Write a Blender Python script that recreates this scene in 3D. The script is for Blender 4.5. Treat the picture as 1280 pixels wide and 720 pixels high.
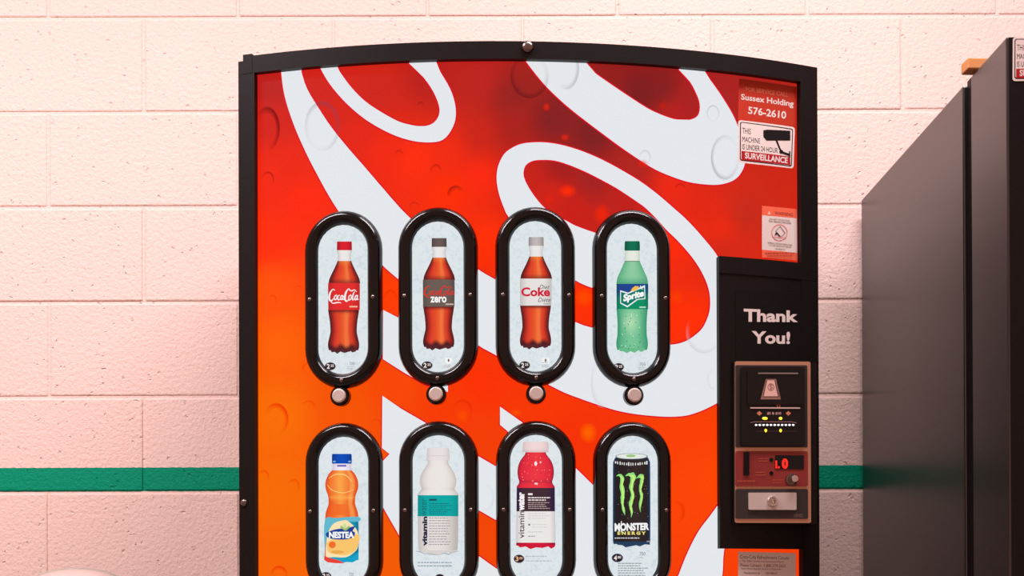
import bpy, bmesh, math, random
import numpy as np
from mathutils import Matrix, Vector
from mathutils.geometry import tessellate_polygon
random.seed(7)
for o in list(bpy.data.objects):
    bpy.data.objects.remove(o, do_unlink=True)
S = bpy.context.scene
COL = S.collection

# ------------------------------------------------------------------ camera
LENS = 50.0
F = 1280 * LENS / 36.0
CAM = np.array([0.0, -2.9907, 1.18253])
YAW, PITCH, ROLL, SHY = 0.000514, 0.00648, -0.00332, 0.2900
fw = np.array([math.sin(YAW)*math.cos(PITCH), math.cos(YAW)*math.cos(PITCH), math.sin(PITCH)])
r0 = np.array([math.cos(YAW), -math.sin(YAW), 0.0]); u0 = np.cross(r0, fw)
RT = r0*math.cos(ROLL) + u0*math.sin(ROLL)
UP = -r0*math.sin(ROLL) + u0*math.cos(ROLL)
cd = bpy.data.cameras.new('camera'); cd.lens = LENS; cd.sensor_width = 36; cd.shift_y = SHY
cd.clip_start = 0.05
co = bpy.data.objects.new('camera', cd); COL.objects.link(co)
co.matrix_world = Matrix(((RT[0], UP[0], -fw[0], CAM[0]), (RT[1], UP[1], -fw[1], CAM[1]), (RT[2], UP[2], -fw[2], CAM[2]), (0, 0, 0, 1)))
S.camera = co

# ------------------------------------------------------------------ world, lamps, exposure
w = bpy.data.worlds.new('room_ambience'); S.world = w; w.use_nodes = True
bg = w.node_tree.nodes['Background']
bg.inputs[0].default_value = (1.0, 0.52, 0.40, 1); bg.inputs[1].default_value = 0.62
def area(name, loc, size, sizey, power, color, rot=(0, 0, 0)):
    l = bpy.data.lights.new(name, 'AREA'); l.shape = 'RECTANGLE'; l.size = size; l.size_y = sizey
    l.energy = power; l.color = color
    o = bpy.data.objects.new(name, l); COL.objects.link(o); o.location = loc; o.rotation_euler = rot
    return o
LAMPS = [(-1.35, -1.45, 3.16, 70.0), (0.62, -1.10, 3.16, 47.0)]
for (lx_, ly_, lz_, lp_), nm_ in zip(LAMPS, ('ceiling_lamp_left_offscreen', 'ceiling_lamp_right_offscreen')):
    area(nm_, (lx_, ly_, lz_), 1.2, 0.28, lp_, (1.0, 0.90, 0.94))
S.view_settings.view_transform = 'Standard'; S.view_settings.look = 'None'
S.view_settings.exposure = 0.0; S.view_settings.gamma = 1.0; S.view_settings.use_curve_mapping = False

# ------------------------------------------------------------------ helpers
def lin(c):
    out = []
    for v in c[:3]:
        v = v/255.0
        out.append(v/12.92 if v <= 0.04045 else ((v+0.055)/1.055)**2.4)
    return tuple(out)
def ray(px, py):
    return fw + RT*(px-640)/F - UP*(py-360-SHY*1280)/F
def on_plane(px, py, p0, n):
    d = ray(px, py); t = np.dot(np.asarray(p0)-CAM, n)/np.dot(d, n)
    return CAM + d*t
def project(P):
    d = np.asarray(P)-CAM; z = d@fw
    return 640+F*(d@RT)/z, 360-F*(d@UP)/z+SHY*1280

MATS = {}
def mat(name, rgb, rough=0.5, metal=0.0, spec=0.5, emit=None, estr=1.0, coat=0.0):
    if name in MATS: return MATS[name]
    m = bpy.data.materials.new(name); m.use_nodes = True
    b = m.node_tree.nodes['Principled BSDF']
    b.inputs['Base Color'].default_value = (*lin(rgb), 1); b.inputs['Roughness'].default_value = rough
    b.inputs['Metallic'].default_value = metal; b.inputs['Specular IOR Level'].default_value = spec
    b.inputs['Coat Weight'].default_value = coat
    if emit:
        b.inputs['Emission Color'].default_value = (*lin(emit), 1); b.inputs['Emission Strength'].default_value = estr
    MATS[name] = m
    return m
def noise_bump(m, scale, dist, strength=1.0, detail=4):
    nt = m.node_tree; b = nt.nodes['Principled BSDF']
    n = nt.nodes.new('ShaderNodeTexNoise'); n.inputs['Scale'].default_value = scale; n.inputs['Detail'].default_value = detail
    g = nt.nodes.new('ShaderNodeNewGeometry'); nt.links.new(g.outputs['Position'], n.inputs['Vector'])
    bp = nt.nodes.new('ShaderNodeBump'); bp.inputs['Distance'].default_value = dist; bp.inputs['Strength'].default_value = strength
    nt.links.new(n.outputs['Fac'], bp.inputs['Height']); nt.links.new(bp.outputs['Normal'], b.inputs['Normal'])

def print_mat(name, backlit, mottled=False, rough=0.3, spec=0.12):
    m = bpy.data.materials.new(name); m.use_nodes = True; nt = m.node_tree
    b = nt.nodes['Principled BSDF']; out = nt.nodes['Material Output']
    a = nt.nodes.new('ShaderNodeVertexColor'); a.layer_name = 'Col'
    src = a.outputs['Color']
    if mottled:
        g = nt.nodes.new('ShaderNodeNewGeometry')
        n = nt.nodes.new('ShaderNodeTexNoise'); n.inputs['Scale'].default_value = 95; n.inputs['Detail'].default_value = 3
        n2 = nt.nodes.new('ShaderNodeTexNoise'); n2.inputs['Scale'].default_value = 240; n2.inputs['Detail'].default_value = 2
        nt.links.new(g.outputs['Position'], n.inputs['Vector']); nt.links.new(g.outputs['Position'], n2.inputs['Vector'])
        r = nt.nodes.new('ShaderNodeValToRGB')
        r.color_ramp.elements[0].position = 0.30; r.color_ramp.elements[0].color = (0.80, 0.855, 0.87, 1)
        r.color_ramp.elements[1].position = 0.52; r.color_ramp.elements[1].color = (1, 1, 1, 1)
        av = nt.nodes.new('ShaderNodeMath'); av.operation = 'MULTIPLY_ADD'; av.inputs[1].default_value = 0.5
        hv = nt.nodes.new('ShaderNodeMath'); hv.operation = 'MULTIPLY'; hv.inputs[1].default_value = 0.5
        nt.links.new(n2.outputs['Fac'], hv.inputs[0]); nt.links.new(n.outputs['Fac'], av.inputs[0]); nt.links.new(hv.outputs[0], av.inputs[2])
        nt.links.new(av.outputs[0], r.inputs['Fac'])
        mx = nt.nodes.new('ShaderNodeMix'); mx.data_type = 'RGBA'; mx.blend_type = 'MULTIPLY'; mx.inputs[0].default_value = 1
        nt.links.new(src, mx.inputs[6]); nt.links.new(r.outputs['Color'], mx.inputs[7]); src = mx.outputs[2]
    b.inputs['Roughness'].default_value = rough; b.inputs['Specular IOR Level'].default_value = spec
    if backlit:
        b.inputs['Base Color'].default_value = (0, 0, 0, 1)
        nt.links.new(src, b.inputs['Emission Color']); b.inputs['Emission Strength'].default_value = 1.0
    else:
        nt.links.new(src, b.inputs['Base Color'])
    t = nt.nodes.new('ShaderNodeBsdfTransparent'); ms = nt.nodes.new('ShaderNodeMixShader')
    nt.links.new(a.outputs['Alpha'], ms.inputs[0]); nt.links.new(t.outputs[0], ms.inputs[1]); nt.links.new(b.outputs[0], ms.inputs[2])
    nt.links.new(ms.outputs[0], out.inputs['Surface'])
    MATS[name] = m
    return m
def solid_print_mat(name, backlit, **k):
    m = print_mat(name, backlit, **k); nt = m.node_tree
    nt.links.new(nt.nodes['Principled BSDF'].outputs[0], nt.nodes['Material Output'].inputs['Surface'])
    return m
BACKLIT = solid_print_mat('backlit_print', True)
CARD = solid_print_mat('backlit_ice_card', True, mottled=True)
SOFT = print_mat('backlit_soft_print', True, spec=0.0)
PAPER = solid_print_mat('sticker_print', False, rough=0.45)

def link(name, me, m, parent=None, **props):
    o = bpy.data.objects.new(name, me); COL.objects.link(o)
    if m is not None and not me.materials: me.materials.append(m)
    if parent is not None: o.parent = parent
    for k, v in props.items(): o[k] = v
    return o
def empty(name, loc=(0, 0, 0), rz=0.0, **props):
    o = bpy.data.objects.new(name, None); COL.objects.link(o); o.location = loc; o.rotation_euler = (0, 0, rz)
    for k, v in props.items(): o[k] = v
    return o
def bm_obj(name, bm, m, parent=None, smooth=False, **props):
    bmesh.ops.recalc_face_normals(bm, faces=bm.faces)
    me = bpy.data.meshes.new(name); bm.to_mesh(me); bm.free()
    if smooth:
        for p in me.polygons: p.use_smooth = True
    return link(name, me, m, parent, **props)
def add_box(bm, c, s, bevel=0.0, seg=2, mtx=None):
    r = bmesh.ops.create_cube(bm, size=1.0)
    vs = r['verts']
    bmesh.ops.scale(bm, vec=s, verts=vs); bmesh.ops.translate(bm, vec=c, verts=vs)
    if bevel:
        es = list({e for v in vs for e in v.link_edges})
        rr = bmesh.ops.bevel(bm, geom=es, offset=bevel, segments=seg, profile=0.5, affect='EDGES')
        vs = list({v for f in rr['faces'] for v in f.verts} | {v for v in vs if v.is_valid})
    if mtx is not None: bmesh.ops.transform(bm, matrix=mtx, verts=vs)
def lathe(bm, prof, seg=24, mtx=None):
    """prof: list of (r, h) from centre bottom to centre top, about +Z of mtx"""
    rings = []
    for r, h in prof:
        if r < 1e-6: rings.append([bm.verts.new((0, 0, h))])
        else: rings.append([bm.verts.new((r*math.cos(2*math.pi*i/seg), r*math.sin(2*math.pi*i/seg), h)) for i in range(seg)])
    for a, b in zip(rings, rings[1:]):
        for i in range(seg):
            j = (i+1) % seg
            if len(a) == 1 and len(b) == 1: continue
            if len(a) == 1: bm.faces.new((a[0], b[j], b[i]))
            elif len(b) == 1: bm.faces.new((a[i], a[j], b[0]))
            else: bm.faces.new((a[i], a[j], b[j], b[i]))
    if mtx is not None: bmesh.ops.transform(bm, matrix=mtx, verts=[v for r in rings for v in r])

# ------------------------------------------------------------------ surfaces that carry print
class Flat:
    """plane: o origin, ex right, ez up, n towards the viewer (world space)"""
    curved = False
    def __init__(s, o, ex, ez):
        s.o = np.asarray(o, float); s.ex = np.asarray(ex, float)/np.linalg.norm(ex); s.ez = np.asarray(ez, float)/np.linalg.norm(ez)
        s.n = np.cross(s.ex, s.ez); s.n = s.n if s.n[1] < 0 or abs(s.n[1]) < 1e-6 else -s.n
    def from_px(s, x, y):
        P = on_plane(x, y, s.o, s.n)-s.o; return float(P@s.ex), float(P@s.ez)
    def to3d(s, u, v, n=0.0):
        return s.o + s.ex*u + s.ez*v + s.n*n
    def matrix(s):
        return Matrix(((s.ex[0], s.ez[0], s.n[0], s.o[0]), (s.ex[1], s.ez[1], s.n[1], s.o[1]), (s.ex[2], s.ez[2], s.n[2], s.o[2]), (0, 0, 0, 1)))
MX, MY, MA, MR, MH, MW = 0.034576, -0.662509, 0.0553606, 1.293546, 2.05095, 0.94
HA = math.asin(MW/2/MR)
AX = np.array([math.cos(MA), math.sin(MA)])         # machine right
BX = np.array([-math.sin(MA), math.cos(MA)])        # machine back
CC = np.array([MX, MY]) + BX*MR*math.cos(HA)        # axis of the bowed front
class Bow:
    curved = True
    def __init__(s, off=0.0): s.off = off
    def from_px(s, x, y):
        d = ray(x, y); dx, dy = d[0], d[1]; ox, oy = CAM[0]-CC[0], CAM[1]-CC[1]; R = MR+s.off
        a = dx*dx+dy*dy; b = 2*(ox*dx+oy*dy); c = ox*ox+oy*oy-R*R
        D = b*b-4*a*c
        t = (-b-math.sqrt(D))/(2*a) if D > 0 else -b/(2*a)
        P = CAM+d*t; q = P[:2]-CC
        return MR*math.atan2(q@AX, -(q@BX)), float(P[2])
    def to3d(s, u, v, n=0.0):
        R = MR+s.off+n; th = u/MR
        q = CC + AX*(R*math.sin(th)) - BX*(R*math.cos(th))
        return np.array([q[0], q[1], v])
    def frame(s, u, v, n=0.0):
        th = u/MR
        ex = np.array([*(AX*math.cos(th)+BX*math.sin(th)), 0.0])
        return Flat(s.to3d(u, v, n), ex, (0, 0, 1))
PANEL = Bow(0.0)

def catmull(pts, n=6, closed=False):
    P = [np.asarray(p, float) for p in pts]; out = []; N = len(P)
    rng = range(N if closed else N-1)
    for i in rng:
        p0 = P[(i-1) % N] if closed or i > 0 else P[i]; p1 = P[i]; p2 = P[(i+1) % N]
        p3 = P[(i+2) % N] if closed or i+2 < N else p2
        for k in range(n):
            t = k/n
            out.append(0.5*((2*p1)+(-p0+p2)*t+(2*p0-5*p1+4*p2-p3)*t*t+(-p0+3*p1-3*p2+p3)*t**3))
    if not closed: out.append(P[-1])
    return out

FONT_CACHE = {}
def glyphs(txt, bold=0.0, shear=0.0, space=1.0):
    key = (txt, bold, shear, space)
    if key not in FONT_CACHE:
        c = bpy.data.curves.new('t', 'FONT'); c.body = txt; c.resolution_u = 3; c.offset = bold; c.shear = shear; c.space_character = space
        c.align_x = 'CENTER'
        o = bpy.data.objects.new('t', c)
        me = bpy.data.meshes.new_from_object(o)
        v = np.array([x.co[:2] for x in me.vertices]); f = [tuple(p.vertices) for p in me.polygons]
        lo, hi = v.min(0), v.max(0)
        FONT_CACHE[key] = ((v-lo)/(hi-lo), f)
        bpy.data.meshes.remove(me); bpy.data.objects.remove(o); bpy.data.curves.remove(c)
    return FONT_CACHE[key]

def box(x0, y0, x1, y1): return [(x0, y0), (x1, y0), (x1, y1), (x0, y1)]
class Print:
    """flat print gathered as layered polygons in photo-pixel coordinates of one surface"""
    def __init__(s, surf): s.surf = surf; s.v = []; s.f = []; s.c = []; s.L = 0
    def layer(s): s.L += 1
    def raw(s, pts, faces, cols):
        b = len(s.v)
        for p in pts: s.v.append((*s.surf.from_px(p[0], p[1]), s.L))
        s.c += cols; s.f += [tuple(b+i for i in f) for f in faces]
    def poly(s, pts, col, a=1.0):
        s.L += 1
        tri = tessellate_polygon([[Vector((p[0], p[1], 0)) for p in pts]])
        cols = col if isinstance(col, list) else [(*lin(col), a)]*len(pts)
        s.raw(pts, tri, cols)
    def blob(s, pts, col): s.poly([tuple(q) for q in catmull(pts, 4, True)], col)
    def quad(s, q, col): s.poly(q, col)
    def ellipse(s, cx, cy, rx, ry, col, n=20, a=1.0):
        s.poly([(cx+rx*math.cos(2*math.pi*i/n), cy+ry*math.sin(2*math.pi*i/n)) for i in range(n)], col, a)
    def stroke(s, pts, wid, col, smooth=5, closed=False, a=1.0):
        """wid: number or list per control point (full widths, px)"""
        s.L += 1
        N = len(pts); ws = list(wid) if hasattr(wid, '__len__') else [wid]*N
        q = catmull([(*p, ws[i]) for i, p in enumerate(pts)], smooth, closed) if smooth > 1 else [np.array((*p, ws[i]), float) for i, p in enumerate(pts)]
        n = len(q); L = []
        for i in range(n):
            if closed: d = q[(i+1) % n][:2]-q[i-1][:2]
            else: d = q[min(i+1, n-1)][:2]-q[max(i-1, 0)][:2]
            d = d/(np.linalg.norm(d)+1e-9); nn = np.array([-d[1], d[0]]); hw = abs(q[i][2])/2
            L += [q[i][:2]+nn*hw, q[i][:2]-nn*hw]
        fs = [(2*i, 2*((i+1) % n), 2*((i+1) % n)+1, 2*i+1) for i in range(n if closed else n-1)]
        s.raw(L, fs, [(*lin(col), a)]*len(L))
    def text(s, txt, q, col, bold=0.0, shear=0.0, space=1.0, up=False):
        """fit the text's box to quad q = TL, TR, BR, BL (px); up = reads bottom to top"""
        s.L += 1
        v, f = glyphs(txt, bold, shear, space)
        if len(q) == 4 and not hasattr(q[0], '__len__'): q = box(*q)
        TL, TR, BR, BL = [np.asarray(p, float) for p in q]
        if up: TL, TR, BR, BL = BL, TL, TR, BR
        pts = []
        for x, y in v:
            top = TL+(TR-TL)*x; bot = BL+(BR-BL)*x; pts.append(bot+(top-bot)*y)
        s.raw(pts, f, [(*lin(col), 1.0)]*len(pts))
    def body(s, prof, cx, colfn, ncol=15, nrow=4):
        """a rounded picture body: prof = [(y, half width)], colfn(s, y) -> rgb"""
        s.L += 1
        rows = catmull([(y, h) for y, h in prof], nrow); pts = []; cols = []
        for y, h in rows:
            for k in range(ncol):
                t = -1+2*k/(ncol-1); pts.append((cx+t*h, y)); cols.append((*lin(colfn(t, y)), 1.0))
        fs = [(i*ncol+k, i*ncol+k+1, (i+1)*ncol+k+1, (i+1)*ncol+k) for i in range(len(rows)-1) for k in range(ncol-1)]
        s.raw(pts, fs, cols)
    def build(s, name, m, parent, n0=0.0005, dn=0.00004, colfn=None, vstep=None, ustep=0.02, **props):
        bm = bmesh.new(); cl = bm.verts.layers.float_color.new('Col')
        vs = []
        for (u, v, L), c in zip(s.v, s.c):
            x = bm.verts.new((u, v, L)); x[cl] = c; vs.append(x)
        for f in s.f:
            try: bm.faces.new([vs[i] for i in f])
            except ValueError: pass
        if s.surf.curved:
            us = [q[0] for q in s.v]
            for k in range(math.ceil(min(us)/ustep), math.floor(max(us)/ustep)+1):
                bmesh.ops.bisect_plane(bm, geom=bm.verts[:]+bm.edges[:]+bm.faces[:], dist=1e-7, plane_co=(k*ustep, 0, 0), plane_no=(1, 0, 0))
            if vstep:
                zs = [q[1] for q in s.v]
                for k in range(math.ceil(min(zs)/vstep), math.floor(max(zs)/vstep)+1):
                    bmesh.ops.bisect_plane(bm, geom=bm.verts[:]+bm.edges[:]+bm.faces[:], dist=1e-7, plane_co=(0, k*vstep, 0), plane_no=(0, 1, 0))
        for x in bm.verts:
            P = s.surf.to3d(x.co.x, x.co.y, n0+dn*x.co.z)
            x.co = P
            if colfn: x[cl] = (*lin(colfn(*project(P))), 1.0)
        if parent is not None:
            bm.transform(parent_world(parent).inverted())
        for f in bm.faces:
            f.normal_update()
        view = Vector(s.surf.n) if not s.surf.curved else None
        me = bpy.data.meshes.new(name)
        bm.normal_update(); bm.to_mesh(me); bm.free()
        return link(name, me, m, parent, **props)
def parent_world(o):
    m = Matrix.LocRotScale(o.location, o.rotation_euler, None)
    return parent_world(o.parent) @ m if o.parent else m
def idw(samples, x, y, p=3.0):
    a = SAMP.setdefault(id(samples), np.array([(q[0], q[1], *q[2]) for q in samples], float))
    d2 = (a[:, 0]-x)**2+(a[:, 1]-y)**2+60
    wt = d2**(-p/2); wt /= wt.sum()
    return tuple(wt@a[:, 2:5])
SAMP = {}

# ------------------------------------------------------------------ the room
def wall_material():
    m = mat('painted_concrete_block', (236, 232, 228), 0.6, spec=0.12); nt = m.node_tree; b = nt.nodes['Principled BSDF']
    g = nt.nodes.new('ShaderNodeNewGeometry')
    sx = nt.nodes.new('ShaderNodeSeparateXYZ'); nt.links.new(g.outputs['Position'], sx.inputs[0])
    def math_node(op, a, bb, cc=None):
        n = nt.nodes.new('ShaderNodeMath'); n.operation = op
        for i, x in enumerate((a, bb, cc)):
            if x is None: continue
            if isinstance(x, (int, float)): n.inputs[i].default_value = x
            else: nt.links.new(x, n.inputs[i])
        return n.outputs[0]
    def noise(scale, detail=3, rough=0.5):
        n = nt.nodes.new('ShaderNodeTexNoise'); n.inputs['Scale'].default_value = scale; n.inputs['Detail'].default_value = detail
        n.inputs['Roughness'].default_value = rough; nt.links.new(g.outputs['Position'], n.inputs['Vector']); return n.outputs['Fac']
    # painted green stripe on the lower part of one course, slightly uneven edge
    zz = math_node('MULTIPLY_ADD', noise(60), 0.004, sx.outputs['Z'])
    st = math_node('MULTIPLY', math_node('GREATER_THAN', zz, 1.4035), math_node('LESS_THAN', zz, 1.4535))
    tone = nt.nodes.new('ShaderNodeMix'); tone.data_type = 'RGBA'
    nt.links.new(noise(2.2, 3), tone.inputs[0]); tone.inputs[6].default_value = (*lin((240, 212, 203)), 1); tone.inputs[7].default_value = (*lin((232, 203, 193)), 1)
    mx = nt.nodes.new('ShaderNodeMix'); mx.data_type = 'RGBA'; nt.links.new(st, mx.inputs[0])
    nt.links.new(tone.outputs[2], mx.inputs[6]); mx.inputs[7].default_value = (*lin((0, 146, 112)), 1)
    nt.links.new(mx.outputs[2], b.inputs['Base Color'])
    # relief: fine orange-peel paint and scattered pits
    vo = nt.nodes.new('ShaderNodeTexVoronoi'); vo.inputs['Scale'].default_value = 62; vo.inputs['Randomness'].default_value = 1
    wv = nt.nodes.new('ShaderNodeVectorMath'); wv.operation = 'MULTIPLY_ADD'
    nz = nt.nodes.new('ShaderNodeTexNoise'); nz.inputs['Scale'].default_value = 90
    nt.links.new(g.outputs['Position'], nz.inputs['Vector']); nt.links.new(nz.outputs['Color'], wv.inputs[0]); wv.inputs[1].default_value = (0.016,)*3
    nt.links.new(g.outputs['Position'], wv.inputs[2]); nt.links.new(wv.outputs[0], vo.inputs['Vector'])
    pit = nt.nodes.new('ShaderNodeMapRange'); pit.inputs[1].default_value = 0.02; pit.inputs[2].default_value = 0.24; pit.interpolation_type = 'SMOOTHSTEP'
    nt.links.new(vo.outputs['Distance'], pit.inputs[0])
    few = math_node('GREATER_THAN', noise(26, 2), 0.53)
    pits = math_node('MULTIPLY', math_node('SUBTRACT', 1.0, pit.outputs[0]), few)
    h = math_node('SUBTRACT', math_node('MULTIPLY', noise(260, 3, 0.6), 0.40), math_node('MULTIPLY', pits, 0.75))
    h = math_node('ADD', h, math_node('MULTIPLY', noise(120, 2), 0.75))
    bp = nt.nodes.new('ShaderNodeBump'); bp.inputs['Distance'].default_value = 0.0026; bp.inputs['Strength'].default_value = 1.0
    nt.links.new(h, bp.inputs['Height']); nt.links.new(bp.outputs['Normal'], b.inputs['Normal'])
    return m
WM = wall_material()
bm = bmesh.new(); add_box(bm, (0, 0.0526, 1.65), (6.4, 0.1, 3.3))
wall = bm_obj('wall_back', bm, WM, kind='structure')
bm = bmesh.new(); add_box(bm, (0, 0.02, 0.1), (0.3945, 0.04, 0.1940), bevel=0.0030, seg=2)
bmesh.ops.recalc_face_normals(bm, faces=bm.faces)
blk = bpy.data.meshes.new('concrete_block'); bm.to_mesh(blk); bm.free(); blk.materials.append(WM)
xj = on_plane(61, 440, (0, 0, 0), np.array([0, -1., 0]))[0]
for r in range(16):
    for k in range(-7, 7):
        x = xj + 0.2 + 0.4*k + (0.0 if r % 2 == 0 else 0.2)
        if -2.75 < x < 2.75:
            link('concrete_block', blk, None, wall).location = (x+random.uniform(-.0012, .0012), random.uniform(-.0005, .0005), r*0.2+random.uniform(-.0006, .0006))
fm = mat('grey_floor', (150, 138, 130), 0.4); noise_bump(fm, 12, 0.001, 0.3)
bm = bmesh.new(); add_box(bm, (0, -2.1, -0.05), (6.4, 4.4, 0.1)); bm_obj('floor', bm, fm, kind='structure')
cm = mat('white_ceiling', (225, 220, 214), 0.8); noise_bump(cm, 90, 0.001, 0.4)
bm = bmesh.new(); add_box(bm, (0, -2.1, 3.35), (6.4, 4.4, 0.1)); bm_obj('ceiling', bm, cm, kind='structure')
whm = mat('white_lamp_housing', (230, 228, 224), 0.4)
for i, (lx_, ly_, lz_, lp_) in enumerate(LAMPS):
    e = empty('ceiling_light', (lx_, ly_, 3.30), label='white fluorescent ceiling light fixture above the %s vending machine' % ('red' if i == 0 else 'black'), category='ceiling light')
    bm = bmesh.new(); add_box(bm, (0, 0, -0.05), (1.3, 0.36, 0.1), bevel=0.01); bm_obj('housing', bm, whm, e)

# ------------------------------------------------------------------ red vending machine
BLACK = mat('black_painted_steel', (20, 16, 16), 0.42, spec=0.16); noise_bump(BLACK, 700, 0.0003, 0.25)
GLOSS = mat('glossy_black_plastic', (8, 7, 8), 0.16, spec=0.33)
DARK = mat('dark_black_plastic', (15, 12, 12), 0.5, spec=0.15)
STEEL = mat('brushed_steel', (205, 198, 192), 0.32, metal=1.0)
SCREW = mat('dark_screw_metal', (120, 108, 104), 0.3, metal=1.0)
vm = empty('vending_machine', (MX, MY, 0), MA, label='red backlit soft drink vending machine with eight oval bottle windows', category='vending machine')
VI = parent_world(vm).inverted()
def vm_obj(name, bm, m, parent=None, smooth=False, **props):
    parent = parent or vm
    bm.transform(parent_world(parent).inverted())
    return bm_obj(name, bm, m, parent, smooth, **props)
def bow_slab(bm, u0_, u1_, z0, z1, n0, n1, seg=None, lean=None):
    """a slab bent round the bowed front, world coordinates; z may be a pair (left, right)"""
    seg = seg or max(1, int(abs(u1_-u0_)/0.02))
    g = []
    for i in range(seg+1):
        u = u0_+(u1_-u0_)*i/seg; t = i/seg
        za = z0[0]+(z0[1]-z0[0])*t if isinstance(z0, tuple) else z0
        zb = z1[0]+(z1[1]-z1[0])*t if isinstance(z1, tuple) else z1
        g.append([bm.verts.new(PANEL.to3d(u, z, n)) for z, n in ((za, n0), (za, n1), (zb, n1), (zb, n0))])
    for a, b in zip(g, g[1:]):
        for k in range(4):
            bm.faces.new((a[k], a[(k+1) % 4], b[(k+1) % 4], b[k]))
    bm.faces.new(g[0]); bm.faces.new(list(reversed(g[-1])))
UE = HA*MR
UL = PANEL.from_px(322.5, 400)[0]; UR = PANEL.from_px(996.5, 250)[0]
ZT = PANEL.from_px(660, 77)[1]
ZB = 0.52                                     # foot of the lit panel, below the picture
# cabinet behind the door
bm = bmesh.new(); add_box(bm, (0, 0.325, 1.04), (0.915, 0.51, 1.92), bevel=0.006)
bm_obj('cabinet', bm, BLACK, vm)
for sx in (-1, 1):
    for y in (0.12, 0.52):
        bm = bmesh.new(); lathe(bm, [(0, 0), (0.026, 0), (0.026, 0.012), (0.012, 0.014), (0.012, 0.082), (0, 0.082)], 16, Matrix.Translation((sx*0.38, y, 0)))
        bm_obj('levelling_foot', bm, SCREW, vm)
# door shell: bowed front, straight back
bm = bmesh.new(); ring = []
for z in (0.14, MH-0.004):
    row = [bm.verts.new(PANEL.to3d(-UE+0.010+(2*UE-0.014)*i/40, z, -0.004)) for i in range(41)]
    for sx in (1, -1):
        q = np.array([MX, MY])+AX*(sx*0.458)+BX*0.066; row.append(bm.verts.new((q[0], q[1], z)))
    ring.append(row)
N = len(ring[0])
for i in range(N): bm.faces.new((ring[0][i], ring[0][(i+1) % N], ring[1][(i+1) % N], ring[1][i]))
bm.faces.new(ring[0]); bm.faces.new(list(reversed(ring[1])))
vm_obj('door_shell', bm, BLACK)
# door frame pieces
u0h = PANEL.from_px(308, 80)[0]
bm = bmesh.new(); bow_slab(bm, u0h, UE, ZT, MH, -0.03, 0.011); vm_obj('frame_rail', bm, BLACK)
bm = bmesh.new(); bow_slab(bm, -UE, UE, 0.12, ZB, -0.03, 0.011); vm_obj('lower_door', bm, BLACK)
bm = bmesh.new(); bow_slab(bm, -UE, UL, ZB, ZT, -0.03, 0.011); bow_slab(bm, -UE, u0h, ZT, MH-0.007, -0.03, 0.011, seg=1); vm_obj('frame_stile', bm, BLACK)
bm = bmesh.new(); bow_slab(bm, UR, UE, ZB, ZT, -0.03, 0.011); vm_obj('frame_stile', bm, BLACK)
# hinge on the left edge
u1h = PANEL.from_px(319, 80)[0]
bm = bmesh.new(); bow_slab(bm, u0h, u1h, MH-0.028, MH+0.0030, -0.03, 0.0116, seg=2); vm_obj('hinge_cap', bm, BLACK)
def dome(name, surf, u, v, r, h, m, parent, n=0.0, seg=14):
    fr = surf.frame(u, v, n) if surf.curved else Flat(surf.to3d(u, v, n), surf.ex, surf.ez)
    bm = bmesh.new(); lathe(bm, [(0, -0.001), (r, -0.001), (r, h*0.2), (r*0.8, h*0.7), (r*0.4, h*0.95), (0, h)], seg, fr.matrix())
    return vm_obj(name, bm, m, parent, smooth=True)
dome('bolt', PANEL, *PANEL.from_px(659, 62), 0.0095, 0.006, SCREW, vm, 0.011)
dome('bolt', PANEL, *PANEL.from_px(309, 629), 0.006, 0.004, SCREW, vm, 0.011)
# ----- lit panel
# printed artwork colours (maroon, red, orange); the light box behind glows evenly
RED = [(335,110,(189,29,25)),(335,150,(212,33,22)),(335,230,(245,40,16)),(335,300,(255,45,7)),(340,360,(255,81,5)),(350,430,(255,96,0)),(350,520,(250,109,0)),(350,620,(247,108,0)),
(350,700,(247,100,0)),(400,110,(208,33,24)),(470,120,(206,34,23)),(540,100,(185,30,25)),(600,100,(189,34,29)),(640,120,(151,33,30)),(690,150,(130,29,32)),(640,160,(171,31,25)),
(600,170,(204,35,22)),(560,190,(241,42,14)),(520,200,(255,44,9)),(480,190,(242,39,14)),(450,170,(228,36,17)),(420,140,(216,34,21)),(560,240,(255,45,0)),(600,220,(252,40,9)),
(610,300,(255,46,0)),(360,210,(238,38,16)),(380,250,(255,42,9)),(490,370,(255,60,0)),(500,480,(247,70,0)),(560,510,(247,58,0)),(600,480,(252,49,0)),(600,560,(243,61,0)),
(690,500,(248,54,0)),(480,600,(242,85,0)),(485,690,(243,90,0)),(605,680,(241,69,0)),(430,510,(246,83,0)),(690,240,(211,32,20)),(740,225,(161,31,31)),(790,210,(175,34,28)),
(720,262,(202,29,21)),(700,210,(160,27,27)),(780,246,(191,30,24)),(740,170,(125,29,32)),(665,220,(199,32,22)),(840,232,(238,38,17)),(880,260,(224,37,16)),(850,300,(255,41,5)),
(860,400,(255,46,0)),(730,370,(255,46,0)),(720,540,(246,48,0)),(860,540,(251,63,0)),(860,620,(252,67,0)),(885,600,(252,69,0)),(760,110,(148,29,29)),(830,110,(132,28,29)),
(860,110,(169,30,30)),(840,140,(183,30,28)),(800,120,(121,26,28)),(900,115,(171,33,30)),(930,270,(198,40,23)),(903,285,(235,39,13)),(905,312,(210,39,19)),(430,830,(246,96,0)),
(660,830,(243,63,0)),(860,830,(251,59,0)),(430,1000,(249,98,0)),(660,1000,(248,64,0)),(860,1000,(236,49,0))]
WHITE_INK = (228, 231, 235)
bm = bmesh.new(); cl = bm.verts.layers.float_color.new('Col')
nu, nz = 60, 90; g = []
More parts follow.
